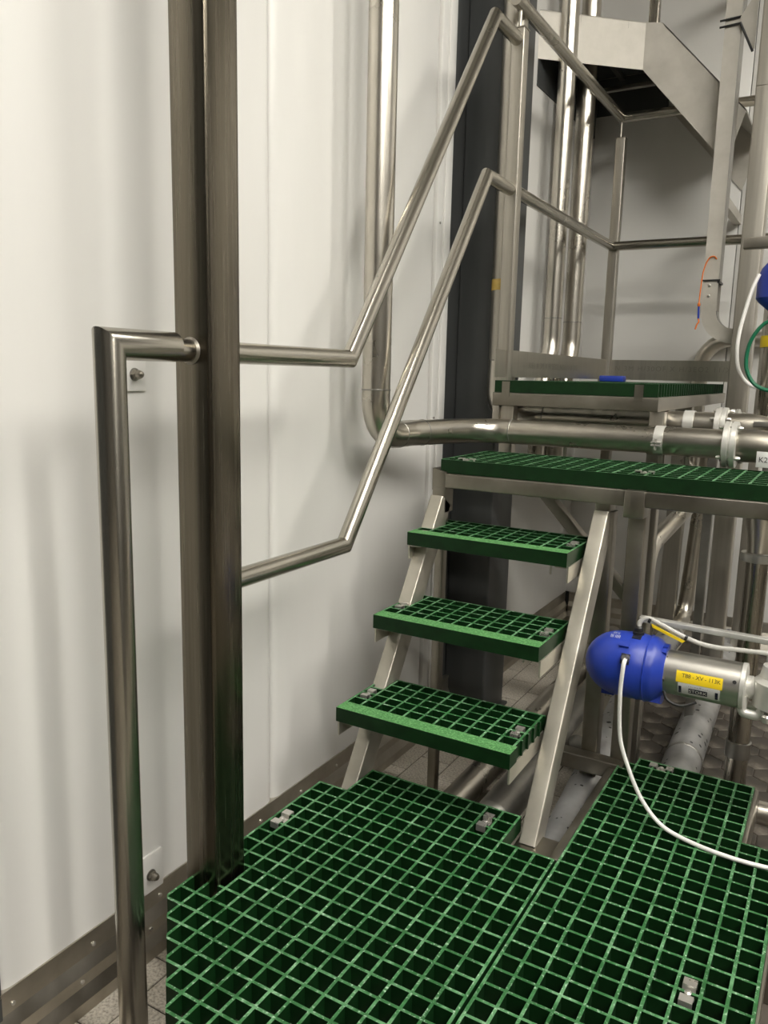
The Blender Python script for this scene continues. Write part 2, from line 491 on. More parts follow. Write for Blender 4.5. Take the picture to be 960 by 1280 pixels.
# ------------------------------------------------------------------ stair handrail
RX = 0.02
h = thing('stair_handrail', (RX, -0.745, FLOOR), 'brushed steel tube handrail climbing beside the stairs to the upper platform', 'handrail')
R1, R2 = 0.0255, 0.0205
MB().tube([(RX, -0.745, FLOOR+0.008), (RX, -0.745, 1.043), (RX, -0.606, 1.043)], R1, 28).build('newel_tube', 'steel_rail', h)
MB().lathe((RX, -0.745, FLOOR), (0, 0, 1), [(0, 0.05), (0.006, 0.05), (0.008, 0.046)], 24).build('foot_plate', 'steel_matt', h)
MB().tube([(RX, -0.607, 1.038), (RX, -0.566, 1.038)], 0.0195, 24).build('joining_tube', 'steel_rail', h)
MB().lathe((RX, -0.566, 1.038), (0, 1, 0), [(-0.004, 0.0205), (0, 0.0245)], 24).build('weld_collar', 'steel_matt', h)
MB().tube([(RX, -0.479, 1.038), (RX, -0.045, 1.038), (RX, 0.712, 2.045), (RX, 0.890, 2.045)], R2, 24).build('upper_rail', 'steel_rail', h)
MB().tube([(RX, -0.479, 0.595), (RX, -0.057, 0.595), (RX, 0.700, 1.600), (RX, 0.890, 1.600)], R2, 24).build('lower_rail', 'steel_rail', h)

# bolted wall brackets
for (y0, y1, z0, z1, by, bz, lab) in ((-0.545, -0.470, 0.960, 1.03, -0.50, 0.993, 'small white bracket plate with bolt on the wall beside the handrail elbow'),
                                      (-0.545, -0.462, -0.150, -0.058, -0.498, -0.108, 'small white bracket plate with bolt at the foot of the wall')):
    b = thing('wall_bracket', (WX, by, z0), lab, 'bracket', 'bracket plates on the white wall')
    MB().prism([(WX, y0, z0), (WX, y1, z0), (WX, y1, z1), (WX, y0, z1)], (0.006, 0, 0)).build('plate', 'wall', b, bevel=0.0015)
    MB().lathe((WX+0.006, by, bz), (1, 0, 0), [(0, 0.013), (0.0015, 0.013)], 20).build('washer', 'steel_dull', b)
    MB().lathe((WX+0.0075, by, bz), (1, 0, 0), [(0, 0.0105), (0.008, 0.0105)], 6).build('hexagon_nut', 'steel_matt', b, smooth=False)
    MB().lathe((WX+0.0155, by, bz), (1, 0, 0), [(0, 0.0085), (0.006, 0.0085), (0.011, 0.006), (0.013, 0.002)], 16).build('cap', 'steel_matt', b)

# ------------------------------------------------------------------ gratings
def grid_mesh(xs, ys, solid, z0, z1, parent, name='grid', nose=None, cut=None, mats=('green', 'green_top', 'grit')):
    """xs, ys: fine grid lines; solid(i, j) tells which fine cells are filled"""
    mb = MB(); idx = {}
    def V(i, j, k):
        key = (i, j, k)
        if key not in idx:
            idx[key] = len(mb.v); mb.v.append(Vector((xs[i], ys[j], z1 if k else z0)))
        return idx[key]
    nx, ny = len(xs)-1, len(ys)-1
    S = [[bool(solid(i, j)) for j in range(ny)] for i in range(nx)]
    g = lambda i, j: 0 <= i < nx and 0 <= j < ny and S[i][j]
    for i in range(nx):
        for j in range(ny):
            if not S[i][j]: continue
            mb.f.append([V(i, j, 1), V(i+1, j, 1), V(i+1, j+1, 1), V(i, j+1, 1)]); mb.m.append(2 if nose and nose(i, j) else 1)
            mb.f.append([V(i, j, 0), V(i, j+1, 0), V(i+1, j+1, 0), V(i+1, j, 0)]); mb.m.append(0)
            for di, dj, a, b in ((-1, 0, (i, j+1), (i, j)), (1, 0, (i+1, j), (i+1, j+1)), (0, -1, (i, j), (i+1, j)), (0, 1, (i+1, j+1), (i, j+1))):
                if not g(i+di, j+dj):
                    mb.f.append([V(*a, 0), V(*b, 0), V(*b, 1), V(*a, 1)]); mb.m.append(0)
    o = mb.build(name, list(mats), parent, smooth=False)
    if cut:
        bm = bmesh.new(); bm.from_mesh(o.data); off = Vector(parent['_o'])
        r = bmesh.ops.bisect_plane(bm, geom=bm.verts[:]+bm.edges[:]+bm.faces[:], plane_co=Vector(cut[0])-off, plane_no=cut[1], clear_outer=True)
        es = [e for e in r['geom_cut'] if isinstance(e, bmesh.types.BMEdge)]
        bmesh.ops.holes_fill(bm, edges=es)
        bm.to_mesh(o.data); bm.free()
    return o

def lines(x0, n, p, t):
    """fine lines of n cells of pitch p from x0, bars of width t centred on the pitch lines"""
    out = []
    for i in range(n+1): out += [x0+i*p-t/2, x0+i*p+t/2]
    return out

def clip(parent, x, y, z, ang=0.0, s=1.0):
    """folded hold-down clip: two saddles over the bars and a bolt between them"""
    c, sn = math.cos(ang), math.sin(ang)
    P = lambda a, b, zz: (x+(a*c-b*sn)*s, y+(a*sn+b*c)*s, z+zz)
    w = 0.011
    prof = [(-0.030, -0.010), (-0.030, 0.004), (-0.012, 0.004), (-0.010, -0.006), (0.010, -0.006), (0.012, 0.004), (0.030, 0.004), (0.030, -0.010)]
    low = [(a*0.93, b-0.0025) for a, b in prof]
    mb = MB()
    n = len(prof)
    vs = [P(-w, a, b) for a, b in prof] + [P(w, a, b) for a, b in prof] + [P(-w, a, b) for a, b in low] + [P(w, a, b) for a, b in low]
    fs = []
    for i in range(n-1):
        fs += [(i, i+1, n+i+1, n+i), (2*n+i, 3*n+i, 3*n+i+1, 2*n+i+1), (i, 2*n+i, 2*n+i+1, i+1), (n+i, n+i+1, 3*n+i+1, 3*n+i)]
    fs += [(0, n, 3*n, 2*n), (n-1, 3*n-1, 4*n-1, 2*n-1)]
    mb.add(vs, fs)
    o = mb.build('hold_down_clip', 'zinc', parent, smooth=False)
    MB().lathe((x, y, z-0.006), (0, 0, 1), [(0, 0.0062), (0.006, 0.0062), (0.008, 0.003)], 12).build('bolt', 'zinc', o)
    return o

P40 = 0.04; BT = 0.0058
GD = 0.038
# left panel of the lower grating
gl = thing('floor_grating', (0.3, -0.6, -GD), 'green moulded grating at the stair foot, notched round the tall square post', 'grating')
n0 = 28
gx = lines(0.0, 15, P40, BT); gy = lines(-n0*P40, n0, P40, BT)
def present_l(c, r):      # c column, r row counted from the back
    if not (0 <= c < 15 and 0 <= r < n0): return False
    if r < 3 and (c < 2 or c >= 12): return False
    if 12 <= r < 14 and c < 2: return False
    return True
def solid_l(i, j):
    cs = [i//2-1, i//2] if i % 2 == 0 else [i//2]
    rs_ = [j//2-1, j//2] if j % 2 == 0 else [j//2]
    if i % 2 and j % 2: return False
    return any(present_l(c, n0-1-r) for c in cs for r in rs_)
grid_mesh(gx, gy, solid_l, -GD, 0, gl, cut=((0.0, -0.636, 0), (-1, -1, 0)))
clip(gl, 0.42, -0.06, 0.0, 0.0); clip(gl, 0.02, -0.30, 0.0, 0.0)

# right panel of the lower grating
gr = thing('floor_grating', (0.8, -0.4, -GD), 'green moulded grating with the white cable lying across it', 'grating')
gx = lines(0.612, 10, P40, BT); gy = lines(-29*P40+0.445, 40, P40, BT)
gy = lines(0.445-40*P40, 40, P40, BT)
def present_r(c, r):
    if not (0 <= c < 10 and 0 <= r < 40): return False
    if r < 1 and c < 1: return False
    if r < 7 and c >= 8: return False
    return True
def solid_r(i, j):
    cs = [i//2-1, i//2] if i % 2 == 0 else [i//2]
    rs_ = [j//2-1, j//2] if j % 2 == 0 else [j//2]
    if i % 2 and j % 2: return False
    return any(present_r(c, 39-r) for c in cs for r in rs_)
grid_mesh(gx, gy, solid_r, -GD, 0, gr)
clip(gr, 0.912, -0.355, 0.0, 0.0); clip(gr, 0.712, 0.425, 0.0, math.pi/2)

# steel frame under the lower grating
fr = thing('grating_frame', (0.6, -0.3, FLOOR), 'welded steel frame on legs carrying the lower green gratings', 'frame')
zt = -GD-0.001
MB().box(0.596, 0.638, -1.14, 0.40, zt-0.05, zt).build('beam', 'steel_matt', fr, bevel=0.003)
MB().box(0.584, 0.604, -0.10, 0.40, zt-0.05, -0.012).build('edge_beam', 'steel_matt', fr, bevel=0.003)
MB().box(0.93, 0.945, 0.17, 0.45, zt-0.05, -0.006).build('edge_beam', 'steel_matt', fr, bevel=0.003)
MB().box(0.035, 0.075, -0.47, -0.01, zt-0.05, zt).build('beam', 'steel_matt', fr, bevel=0.003)
MB().box(0.26, 0.30, -1.14, -0.12, zt-0.05, zt).build('beam', 'steel_matt', fr, bevel=0.003)
MB().box(0.0, 0.596, -0.12, -0.08, zt-0.05, zt).build('cross_beam', 'steel_matt', fr, bevel=0.003)
MB().box(0.64, 1.02, 0.02, 0.06, zt-0.05, zt).build('cross_beam', 'steel_matt', fr, bevel=0.003)
MB().box(1.0, 1.02, -1.14, 0.16, zt-0.05, zt).build('beam', 'steel_matt', fr, bevel=0.003)
MB().box(0.26, 1.02, -1.18, -1.14, zt-0.05, zt).build('cross_beam', 'steel_matt', fr, bevel=0.003)
MB().box(0.485, 0.610, -0.125, 0.02, -0.052, -0.044).build('foot_plate', 'steel_matt', fr, bevel=0.001)
for x, y in ((0.617, -0.95), (0.617, 0.32), (0.28, -1.05), (0.055, -0.2), (1.01, -0.3), (1.01, 0.1), (0.28, -0.16)):
    MB().rhs((x, y, FLOOR), (x, y, zt-0.05), 0.04, 0.04, (1, 0, 0), 0.004).build('leg', 'steel_matt', fr)

# ------------------------------------------------------------------ stair treads
TD = 0.036
treads = [(-0.104, 0.200, 'lowest green grating stair tread, just above the floor grating'),
          (0.064, 0.392, 'middle green grating stair tread between the two steel stringers'),
          (0.236, 0.582, 'topmost green grating stair tread below the walkway beam')]
TX0, TX1 = 0.034, 0.481
for ti, (y0, z, lab) in enumerate(treads):
    t = thing('stair_tread', ((TX0+TX1)/2, y0+0.12, z-TD), lab, 'stair tread', 'green stair treads')
    pt = (TX1-TX0-BT)/11
    xs_ = lines(TX0+BT/2, 11, pt, BT)
    if ti == 0: xs_.append(xs_[-1]+0.005)
    ys_ = [y0, y0+0.044] + [v for k in range(1, 6) for v in (y0+0.044+k*0.0385-BT, y0+0.044+k*0.0385)]
    grid_mesh(xs_, ys_, lambda i, j, L=len(xs_)-2 if ti == 0 else 99: (i % 2 == 0 and i != L) or (j % 2 == 0), z-TD, z, t, nose=lambda i, j: j == 0)
    clip(t, TX0+0.022, y0+0.115, z, 0.0, 0.85); clip(t, TX1-0.022, y0+0.115, z, 0.0, 0.85)
    # hooked clip bolt hanging below
    MB().tube(arc_path([(TX1-0.10, y0+0.11, z-TD-0.002), (TX1-0.075, y0+0.11, z-TD-0.002), (TX1-0.075, y0+0.11, z-TD-0.05)], 0.006, 3), 0.003, 8).build('clip_hook', 'zinc', t)

# ------------------------------------------------------------------ stair frame with walkway beam
MZ = 0.770
sf = thing('staircase', (0.28, 0.2, FLOOR), 'welded steel stair frame with slanted stringers, legs and walkway beam', 'stair frame')
def stringer(x, ya, za, yb, zb, ztop, w=0.04, dep=0.065):
    """slanted hollow section whose front lower edge runs ya,za -> yb,zb, with a short upright top"""
    d = Vector((0, yb-ya, zb-za)).normalized(); nrm = Vector((0, d.z, -d.y))
    a = Vector((x, ya, za)) + nrm*dep/2; b = Vector((x, yb, zb)) + nrm*dep/2
    MB().rhs(a, b, w, dep, nrm, 0.004).build('stringer', 'stringer', sf)
    MB().rhs((x, yb+dep*0.6, zb-0.05), (x, yb+dep*0.6, ztop), w, dep*0.9, (0, 1, 0), 0.004).build('stringer_head', 'steel_matt', sf)
stringer(0.052, -0.083, -0.040, 0.372, 0.668, 0.690)
stringer(0.512, -0.035, -0.042, 0.405, 0.668, 0.690)
for ti, (y0, z, lab) in enumerate(treads):
    zb = z-TD-0.0015
    for sx, x in ((1, TX0-0.002), (-1, TX1+0.002)):
        mb = MB()
        mb.box(min(x, x+sx*0.036), max(x, x+sx*0.036), y0+0.012, y0+0.235, zb-0.004, zb)
        xa, xb = min(x, x+sx*0.004), max(x, x+sx*0.004)
        mb.prism([(xa, y0+0.012, zb-0.004), (xa, y0+0.235, zb-0.004), (xa, y0+0.235, zb-0.040), (xa, y0+0.012, zb-0.040)], (xb-xa, 0, 0))
        mb.build('tread_bracket', 'stringer', sf, smooth=False)
# walkway frame
BZ0, BZ1 = 0.690, MZ-GD-0.001
MB().rhs((0.072, 0.405, (BZ0+BZ1)/2), (0.575, 0.405, (BZ0+BZ1)/2), 0.045, BZ1-BZ0, (0, 0, 1), 0.003).build('front_beam', 'steel_matt', sf)
MB().rhs((0.625, 0.405, (BZ0+BZ1)/2), (1.70, 0.405, (BZ0+BZ1)/2), 0.045, BZ1-BZ0, (0, 0, 1), 0.003).build('front_beam', 'steel_matt', sf)
MB().prism([(0.030, 0.3825, BZ0-0.01), (0.074, 0.3825, BZ0-0.01), (0.074, 0.3825, BZ1+0.004), (0.030, 0.3825, BZ1+0.014)], (0, 0.045, 0)).build('corner_block', 'steel_matt', sf, bevel=0.003)
MB().box(0.574, 0.626, 0.374, 0.436, 0.662, BZ1+0.002).build('junction_block', 'steel_matt', sf, bevel=0.004)
MB().rhs((0.05, 0.757, (BZ0+BZ1)/2), (1.70, 0.757, (BZ0+BZ1)/2), 0.045, BZ1-BZ0, (0, 0, 1), 0.003).build('rear_beam', 'steel_matt', sf)
for x in (0.052, 0.60, 1.15):
    MB().rhs((x, 0.428, (BZ0+BZ1)/2), (x, 0.735, (BZ0+BZ1)/2), 0.04, BZ1-BZ0, (0, 0, 1), 0.003).build('cross_beam', 'steel_matt', sf)
MB().rhs((0.602, 0.432, FLOOR), (0.602, 0.432, 0.664), 0.044, 0.044, (1, 0, 0), 0.004).build('leg', 'steel_matt', sf)
MB().rhs((0.520, 0.440, FLOOR), (0.520, 0.440, 0.665), 0.044, 0.044, (1, 0, 0), 0.004).build('leg', 'steel_matt', sf)
MB().rhs((0.043, 0.430, FLOOR), (0.043, 0.430, 0.682), 0.030, 0.028, (1, 0, 0), 0.004).build('leg', 'steel_matt', sf)
MB().rhs((1.62, 0.432, FLOOR), (1.62, 0.432, 0.69), 0.044, 0.044, (1, 0, 0), 0.004).build('leg', 'steel_matt', sf)
MB().rhs((0.43, 0.395, -0.022), (0.622, 0.395, -0.022), 0.044, 0.044, (0, 0, 1), 0.004).build('base_beam', 'steel_matt', sf)
MB().rhs((0.20, 0.757, 0.69), (0.545, 0.757, 0.325), 0.034, 0.04, (0, 1, 0), 0.004).build('brace', 'steel_matt', sf)
MB().rhs((0.545, 0.757, FLOOR), (0.545, 0.757, 0.69), 0.03, 0.034, (1, 0, 0), 0.004).build('leg', 'steel_matt', sf)

mg = thing('walkway_grating', (0.5, 0.55, MZ-GD), 'long green grating strip on the walkway at the stair head', 'grating')
gx = lines(0.055, 42, P40, BT)
gy = [0.392, 0.392+BT] + [v for k in range(1, 9) for v in (0.392+k*0.0405, 0.392+k*0.0405+BT)]
grid_mesh(gx, gy, lambda i, j: i % 2 == 0 or j % 2 == 0, MZ-GD, MZ, mg)
clip(mg, 0.115, 0.43, MZ, math.pi/2, 0.8); clip(mg, 0.60, 0.47, MZ, math.pi/2, 0.8)

# ------------------------------------------------------------------ upper platform
UZ = 0.993
X0, X1, Y0, Y1 = 0.03, 0.552, 0.80, 2.16
uf = thing('upper_platform_frame', (0.3, 1.5, FLOOR), 'steel frame of the upper platform with toe boards and guard rails', 'platform')
zb1 = UZ-GD-0.001; zb0 = zb1-0.042
MB().rhs((X0, Y0+0.02, (zb0+zb1)/2), (X1, Y0+0.02, (zb0+zb1)/2), 0.04, zb1-zb0, (0, 0, 1), 0.003).build('front_beam', 'steel_matt', uf)
MB().rhs((X1-0.02, Y0+0.04, (zb0+zb1)/2), (X1-0.02, Y1, (zb0+zb1)/2), 0.04, zb1-zb0, (0, 0, 1), 0.003).build('side_beam', 'steel_matt', uf)
MB().rhs((X0+0.02, Y0+0.04, (zb0+zb1)/2), (X0+0.02, Y1, (zb0+zb1)/2), 0.04, zb1-zb0, (0, 0, 1), 0.003).build('side_beam', 'steel_matt', uf)
MB().rhs((X0, Y1+0.02, (zb0+zb1)/2), (X1, Y1+0.02, (zb0+zb1)/2), 0.04, zb1-zb0, (0, 0, 1), 0.003).build('rear_beam', 'steel_matt', uf)
tb = MB().box(X0, X0+0.004, Y0, Y1, UZ+0.010, UZ+0.100).build('toe_board', 'steel_light', uf, smooth=False)
tb2 = MB().box(X0, X1+0.03, Y1, Y1+0.004, UZ+0.010, UZ+0.100).build('toe_board', 'steel_light', uf, smooth=False)
lettering('N 3M H/30OF X H/3EO2 11/X', 0.032, lambda a, b: (0.32+a, Y1-0.0008, UZ+0.060+b), 'print', tb2, 1.25)
lettering('30E1 X 3M X H/3EO2 NO1 11 X 30E1', 0.030, lambda a, b: (X0+0.0046, 1.40+a, UZ+0.052+b), 'print', tb, 1.25)
for y in (0.95, 1.5, 2.05):
    MB().box(X0, X0+0.004, y-0.03, y+0.03, UZ-0.03, UZ+0.012).build('toe_board_lug', 'steel_matt', uf, smooth=False)
# legs
MB().box(0.030, 0.052, 0.802, 0.86, 0.845, zb0).build('stub', 'steel_light', uf, bevel=0.002)
MB().rhs((0.075, 0.835, BZ1), (0.075, 0.835, zb0), 0.042, 0.046, (1, 0, 0), 0.004).build('leg', 'steel_light', uf)
MB().rhs((0.548, 0.835, FLOOR), (0.548, 0.835, zb0), 0.042, 0.044, (1, 0, 0), 0.004).build('leg', 'steel_light', uf)
MB().rhs((0.39, 2.18, FLOOR), (0.39, 2.18, zb0), 0.055, 0.072, (1, 0, 0), 0.004).build('leg', 'steel_light', uf)
MB().rhs((0.05, 2.18, FLOOR), (0.05, 2.18, zb0), 0.045, 0.045, (1, 0, 0), 0.004).build('leg', 'steel_light', uf)
MB().rhs((0.41, 2.13, 0.66), (0.585, 2.13, 0.475), 0.03, 0.036, (0, 1, 0), 0.004).build('brace', 'steel_matt', uf)
# rail posts
MB().rhs((0.022, 0.911, zb0), (0.022, 0.911, 2.075), 0.042, 0.042, (1, 0, 0), 0.003).build('rail_post', 'steel_light', uf)
MB().box(-0.001, 0.045, 0.888, 0.934, 2.075, 2.080).build('post_cap', 'steel_matt', uf, bevel=0.001)
MB().rhs((0.028, 2.15, zb0), (0.028, 2.15, 2.06), 0.042, 0.042, (1, 0, 0), 0.003).build('rail_post', 'steel_light', uf)
MB().box(0.006, 0.050, 2.128, 2.172, 2.06, 2.064).build('post_cap', 'steel_matt', uf, bevel=0.001)
MB().tube([(0.024, 2.148, 2.064), (0.024, 2.148, 2.13)], 0.006, 12).build('rail_pin', 'steel_light', uf)
MB().rhs((0.70, 2.16, FLOOR), (0.70, 2.16, 2.128), 0.042, 0.042, (1, 0, 0), 0.003).build('rail_post', 'steel_light', uf)
MB().tube([(0.022, 0.905, 2.08), (0.022, 0.905, 2.135)], 0.006, 12).build('rail_pin', 'steel_light', uf)
MB().tube([(0.022, 0.86, 2.15), (0.022, 2.15, 2.15), (0.72, 2.15, 2.145)], R2, 24).build('upper_guard_rail', 'steel_rail', uf)
MB().tube([(0.022, 0.932, 1.600), (0.022, 2.125, 1.598), (0.72, 2.125, 1.594)], R2, 24).build('lower_guard_rail', 'steel_rail', uf)
# clip plates on the front edge
for x in (0.075, 0.495):
    mb = MB()
    mb.box(x-0.013, x+0.013, Y0-0.0035, Y0-0.0005, zb1-0.008, UZ-0.003)
    mb.box(x-0.013, x+0.013, Y0-0.0035, Y0+0.0, zb1-0.011, zb1-0.008)
    mb.build('edge_clip', 'steel_matt', uf, smooth=False)

ug = thing('upper_grating', (0.3, 1.5, UZ-GD), 'green grating on the upper platform behind the steel toe boards', 'grating')
gx = lines(X0+0.006+BT/2, 12, (X1-X0-0.008-BT)/12, BT)
ny = int((Y1-Y0-0.02)/P40)
gy = lines(Y0+BT/2, ny, P40, BT)
grid_mesh(gx, gy, lambda i, j: (i % 2 == 0 and i < len(gx)-2) or j % 2 == 0, UZ-GD, UZ, ug)

bp = MB()
bp.box(0.060, 0.165, 1.93, 1.99, UZ, UZ+0.026)
tag(bp.build('blue_block', 'blue', None, origin=(0.11, 1.96, UZ), bevel=0.005), 'flat blue plastic block lying on the upper platform grating', 'block')

# ------------------------------------------------------------------ pipes
def pipe(parent, name, pts, r, bends=0.0, mat='steel_pipe', seg=24):
    path = arc_path(pts, bends) if bends else pts
    return MB().tube(path, r, seg).build(name, mat, parent)
def weld(parent, p, d, r, mat='steel_dull'):
    return MB().lathe(Vector(p)-Vector(d).normalized()*0.002, d, [(0, r+0.0002), (0.001, r+0.0012), (0.003, r+0.0012), (0.004, r+0.0002)], 24).build('weld_seam', mat, parent)
def flange(parent, p, d, r, name='flange', t=0.018, ri=0.03, bolts=4, mat='cast', a0=0.6):
    p = Vector(p); d = Vector(d).normalized(); u, w = perp(d)
    o = MB().lathe(p, d, [(0, r*0.9), (0.002, r), (t*0.4, r), (t*0.46, r*0.93), (t*0.54, r*0.93), (t*0.6, r), (t-0.002, r), (t, r*0.9)], 32).build(name, mat, parent)
    for k in range(bolts):
        a = a0 + 2*math.pi*k/bolts
        c = p + (u*math.cos(a)+w*math.sin(a))*(r-0.006)
        MB().lathe(c-d*0.012, d, [(0, 0.003), (0.004, 0.0055), (0.012, 0.0055), (0.0121, 0.0035), (t+0.012, 0.0035), (t+0.0121, 0.006), (t+0.02, 0.006), (t+0.026, 0.0035)], 8).build('bolt', 'zinc', o)
    return o

# wall riser turning into the pipe below the upper platform
w1 = thing('process_pipe', (-0.08, 0.245, 0.83), 'stainless pipe dropping down the white wall then running under the upper platform', 'pipe')
rp = 0.0385
HZ, HY = 0.834, 0.742
pipe(w1, 'riser', [(-0.08, 0.245, TOPZ), (-0.08, 0.245, 0.962)], rp)
weld(w1, (-0.08, 0.245, 0.962), (0, 0, 1), rp)
pipe(w1, 'elbow', [(-0.08, 0.245, 0.962), (-0.08, 0.245, HZ), (-0.08, 0.36, HZ)], rp, [0.10])
weld(w1, (-0.08, 0.372, HZ), (0, 1, 0), rp)
pipe(w1, 'bend', [(-0.08, 0.36, HZ), (-0.08, 0.44, HZ), (0.02, HY, HZ), (0.20, HY, HZ)], rp, [0.14, 0.14])
weld(w1, (-0.064, 0.49, HZ), (0.3, 1, 0), rp)
weld(w1, (0.125, HY, HZ), (1, 0, 0), rp)
pipe(w1, 'run', [(0.20, HY, HZ), (0.735, HY, HZ)], rp)
MB().tube([(0.545, HY, HZ), (0.748, HY, HZ)], rp+0.0022, 28).build('sleeve', 'steel_pipe', w1)
cl = MB().lathe((0.565, HY, HZ), (1, 0, 0), [(0, rp+0.004), (0.026, rp+0.004)], 28).build('pipe_clamp', 'cast', w1)
MB().box(0.563, 0.590, HY-rp-0.018, HY-rp-0.003, HZ-0.006, HZ+0.000).build('clamp_lug', 'zinc', cl, bevel=0.001)
MB().box(0.563, 0.590, HY-rp-0.018, HY-rp-0.003, HZ-0.014, HZ-0.008).build('clamp_lug', 'zinc', cl, bevel=0.001)
MB().tube([(0.576, HY-rp-0.011, HZ-0.024), (0.576, HY-rp-0.011, HZ+0.008)], 0.004, 8).build('bolt', 'zinc', cl)
flange(w1, (0.748, HY, HZ), (1, 0, 0), 0.064, t=0.036, bolts=4)
MB().lathe((0.784, HY, HZ), (1, 0, 0), [(0, 0.044), (0.012, 0.046), (0.06, 0.045), (0.085, 0.041), (0.11, 0.036), (0.14, 0.03), (0.5, 0.03)], 32).build('valve_body', 'steel_matt', w1)
tgo = MB().box(0.838, 0.872, HY-0.052, HY-0.050, HZ-0.052, HZ-0.010).build('tag_plate', 'label', w1, bevel=0.0008)
lettering('K2', 0.020, lambda a, b: (0.855+a, HY-0.0526, HZ-0.032+b), 'ink', tgo)
MB().tube([(0.30, HY, HZ-rp+0.003), (0.30, HY, BZ1)], 0.006, 10).build('pipe_support', 'steel_matt', w1)
MB().tube([(0.585, HY, HZ-rp+0.003), (0.585, HY, BZ1)], 0.010, 12).build('pipe_support', 'steel_matt', w1)
MB().tube([(0.655, HY, HZ-rp+0.003), (0.655, HY, BZ1)], 0.008, 12).build('pipe_support', 'steel_matt', w1)

# taped riser behind the rail post, feeding the second horizontal pipe
w2 = thing('process_pipe', (0.0, 0.958, 0.89), 'stainless riser with yellow tape behind the rail post, elbowing under the platform', 'pipe')
r2 = 0.040
KY, KZ = 0.976, 0.872
pipe(w2, 'riser', [(-0.022, KY, TOPZ), (-0.022, KY, 1.06)], r2, mat='steel_light')
weld(w2, (-0.022, KY, 1.06), (0, 0, 1), r2)
pipe(w2, 'elbow', [(-0.022, KY, 1.06), (-0.027, KY, KZ), (0.14, KY, KZ)], r2, [0.085])
pipe(w2, 'run', [(0.14, KY, KZ), (0.69, KY, KZ)], r2, mat='steel_pipe')
weld(w2, (0.15, KY, KZ), (1, 0, 0), r2)
for z in (1.292,):
    MB().lathe((-0.022, KY, z), (0, 0, 1), [(0, r2+0.0005), (0, r2+0.001), (0.036, r2+0.001), (0.036, r2+0.0005)], 24).build('tape_band', 'tape', w2)
MB().lathe((0.60, KY, KZ), (1, 0, 0), [(0, r2), (0, r2+0.003), (0.03, r2+0.003), (0.03, r2)], 28).build('sleeve', 'cast', w2)
flange(w2, (0.69, KY, KZ), (1, 0, 0), 0.056, t=0.034, bolts=4, a0=1.1)
MB().lathe((0.724, KY, KZ), (1, 0, 0), [(0, 0.040), (0.06, 0.041), (0.09, 0.037), (0.13, 0.03), (0.5, 0.03)], 28).build('valve_body', 'steel_matt', w2)
MB().rhs((0.80, KY-0.035, KZ+0.012), (0.98, KY-0.055, KZ+0.012), 0.016, 0.016, (0, 0, 1), 0.003).build('valve_lever', 'steel_dull', w2)

w3 = thing('process_pipe', (0.69, 1.25, 0.86), 'short flanged stainless pipe behind the square post, third under the platform', 'pipe')
MB().tube([(0.10, 1.22, 0.862), (0.70, 1.22, 0.862)], 0.034, 24).build('run', 'steel_pipe', w3)
flange(w3, (0.70, 1.22, 0.862), (1, 0, 0), 0.055, t=0.03, bolts=4, a0=0.9)
MB().lathe((0.73, 1.22, 0.862), (1, 0, 0), [(0, 0.038), (0.06, 0.038), (0.09, 0.03), (0.4, 0.03)], 28).build('valve_body', 'steel_matt', w3)
MB().rhs((0.66, 1.22, FLOOR), (0.66, 1.22, 0.83), 0.03, 0.03, (1, 0, 0), 0.003).build('support_leg', 'steel_dull', w3)

# twin wall pipes behind the upper platform
for x, y, rpp, lab in ((-0.10, 1.735, 0.036, 'upright stainless wall pipe of the far pair, nearer the dark column'),
                       (-0.10, 2.005, 0.040, 'upright stainless wall pipe of the far pair, nearer the back wall corner')):
    t = thing('wall_pipe', (x, y, 0.5), lab, 'pipe', 'twin pipes on the far wall')
    pipe(t, 'riser', [(x, y, TOPZ), (x, y, 1.255)], rpp)
    weld(t, (x, y, 1.255), (0, 0, 1), rpp)
    pipe(t, 'elbow', [(x, y, 1.255), (x, y, 1.14), (x, y-0.12, 0.90), (x, y-0.12, 0.5)], rpp, [0.16, 0.16])
    MB().box(WX, x-rpp*0.6, y-0.132, y-0.108, 0.52, 0.56).build('wall_clip', 'steel_matt', t)
t = thing('wall_pipe', (-0.135, 1.87, 0.6), 'thin upright stainless pipe squeezed between the twin wall pipes', 'pipe')
pipe(t, 'riser', [(-0.145, 1.875, TOPZ), (-0.145, 1.875, 0.6)], 0.026, mat='steel_z')
MB().box(WX, -0.16, 1.863, 1.887, 0.62, 0.66).build('wall_clip', 'steel_matt', t)

# pipes along the floor
def floor_pipe(lab, pts, r, bends, mat='steel_pipe', end_cap=False, supports=()):
    t = thing('floor_pipe', (pts[0][0], pts[0][1], FLOOR), lab, 'pipe')
    pipe(t, 'run', pts, r, bends, mat)
    if end_cap:
        a, b = Vector(pts[0]), Vector(pts[1]); d = (a-b).normalized()
        MB().lathe(a, d, [(0, r), (r*0.35, r*0.92), (r*0.6, r*0.7), (r*0.75, r*0.35), (r*0.8, 0.004)], 24).build('end_cap', 'steel_dull', t)
    for (x, y, z) in supports:
        MB().box(x-0.04, x+0.04, y-0.01, y+0.01, FLOOR, z-r+0.004).build('saddle', 'steel_matt', t)
    return t
floor_pipe('bright stainless floor pipe passing under the stair treads', [(0.165, 0.10, -0.222), (0.155, 2.15, -0.222)], 0.042, 0.0, 'steel_pipe', False, [(0.163, 0.5, -0.222), (0.158, 1.8, -0.222)])
floor_pipe('brownish floor pipe with domed end beneath the lowest tread', [(0.285, 0.325, -0.235), (0.27, 2.2, -0.235)], 0.055, 0.0, 'steel_dull', True, [(0.28, 0.7, -0.235), (0.272, 1.9, -0.235)])
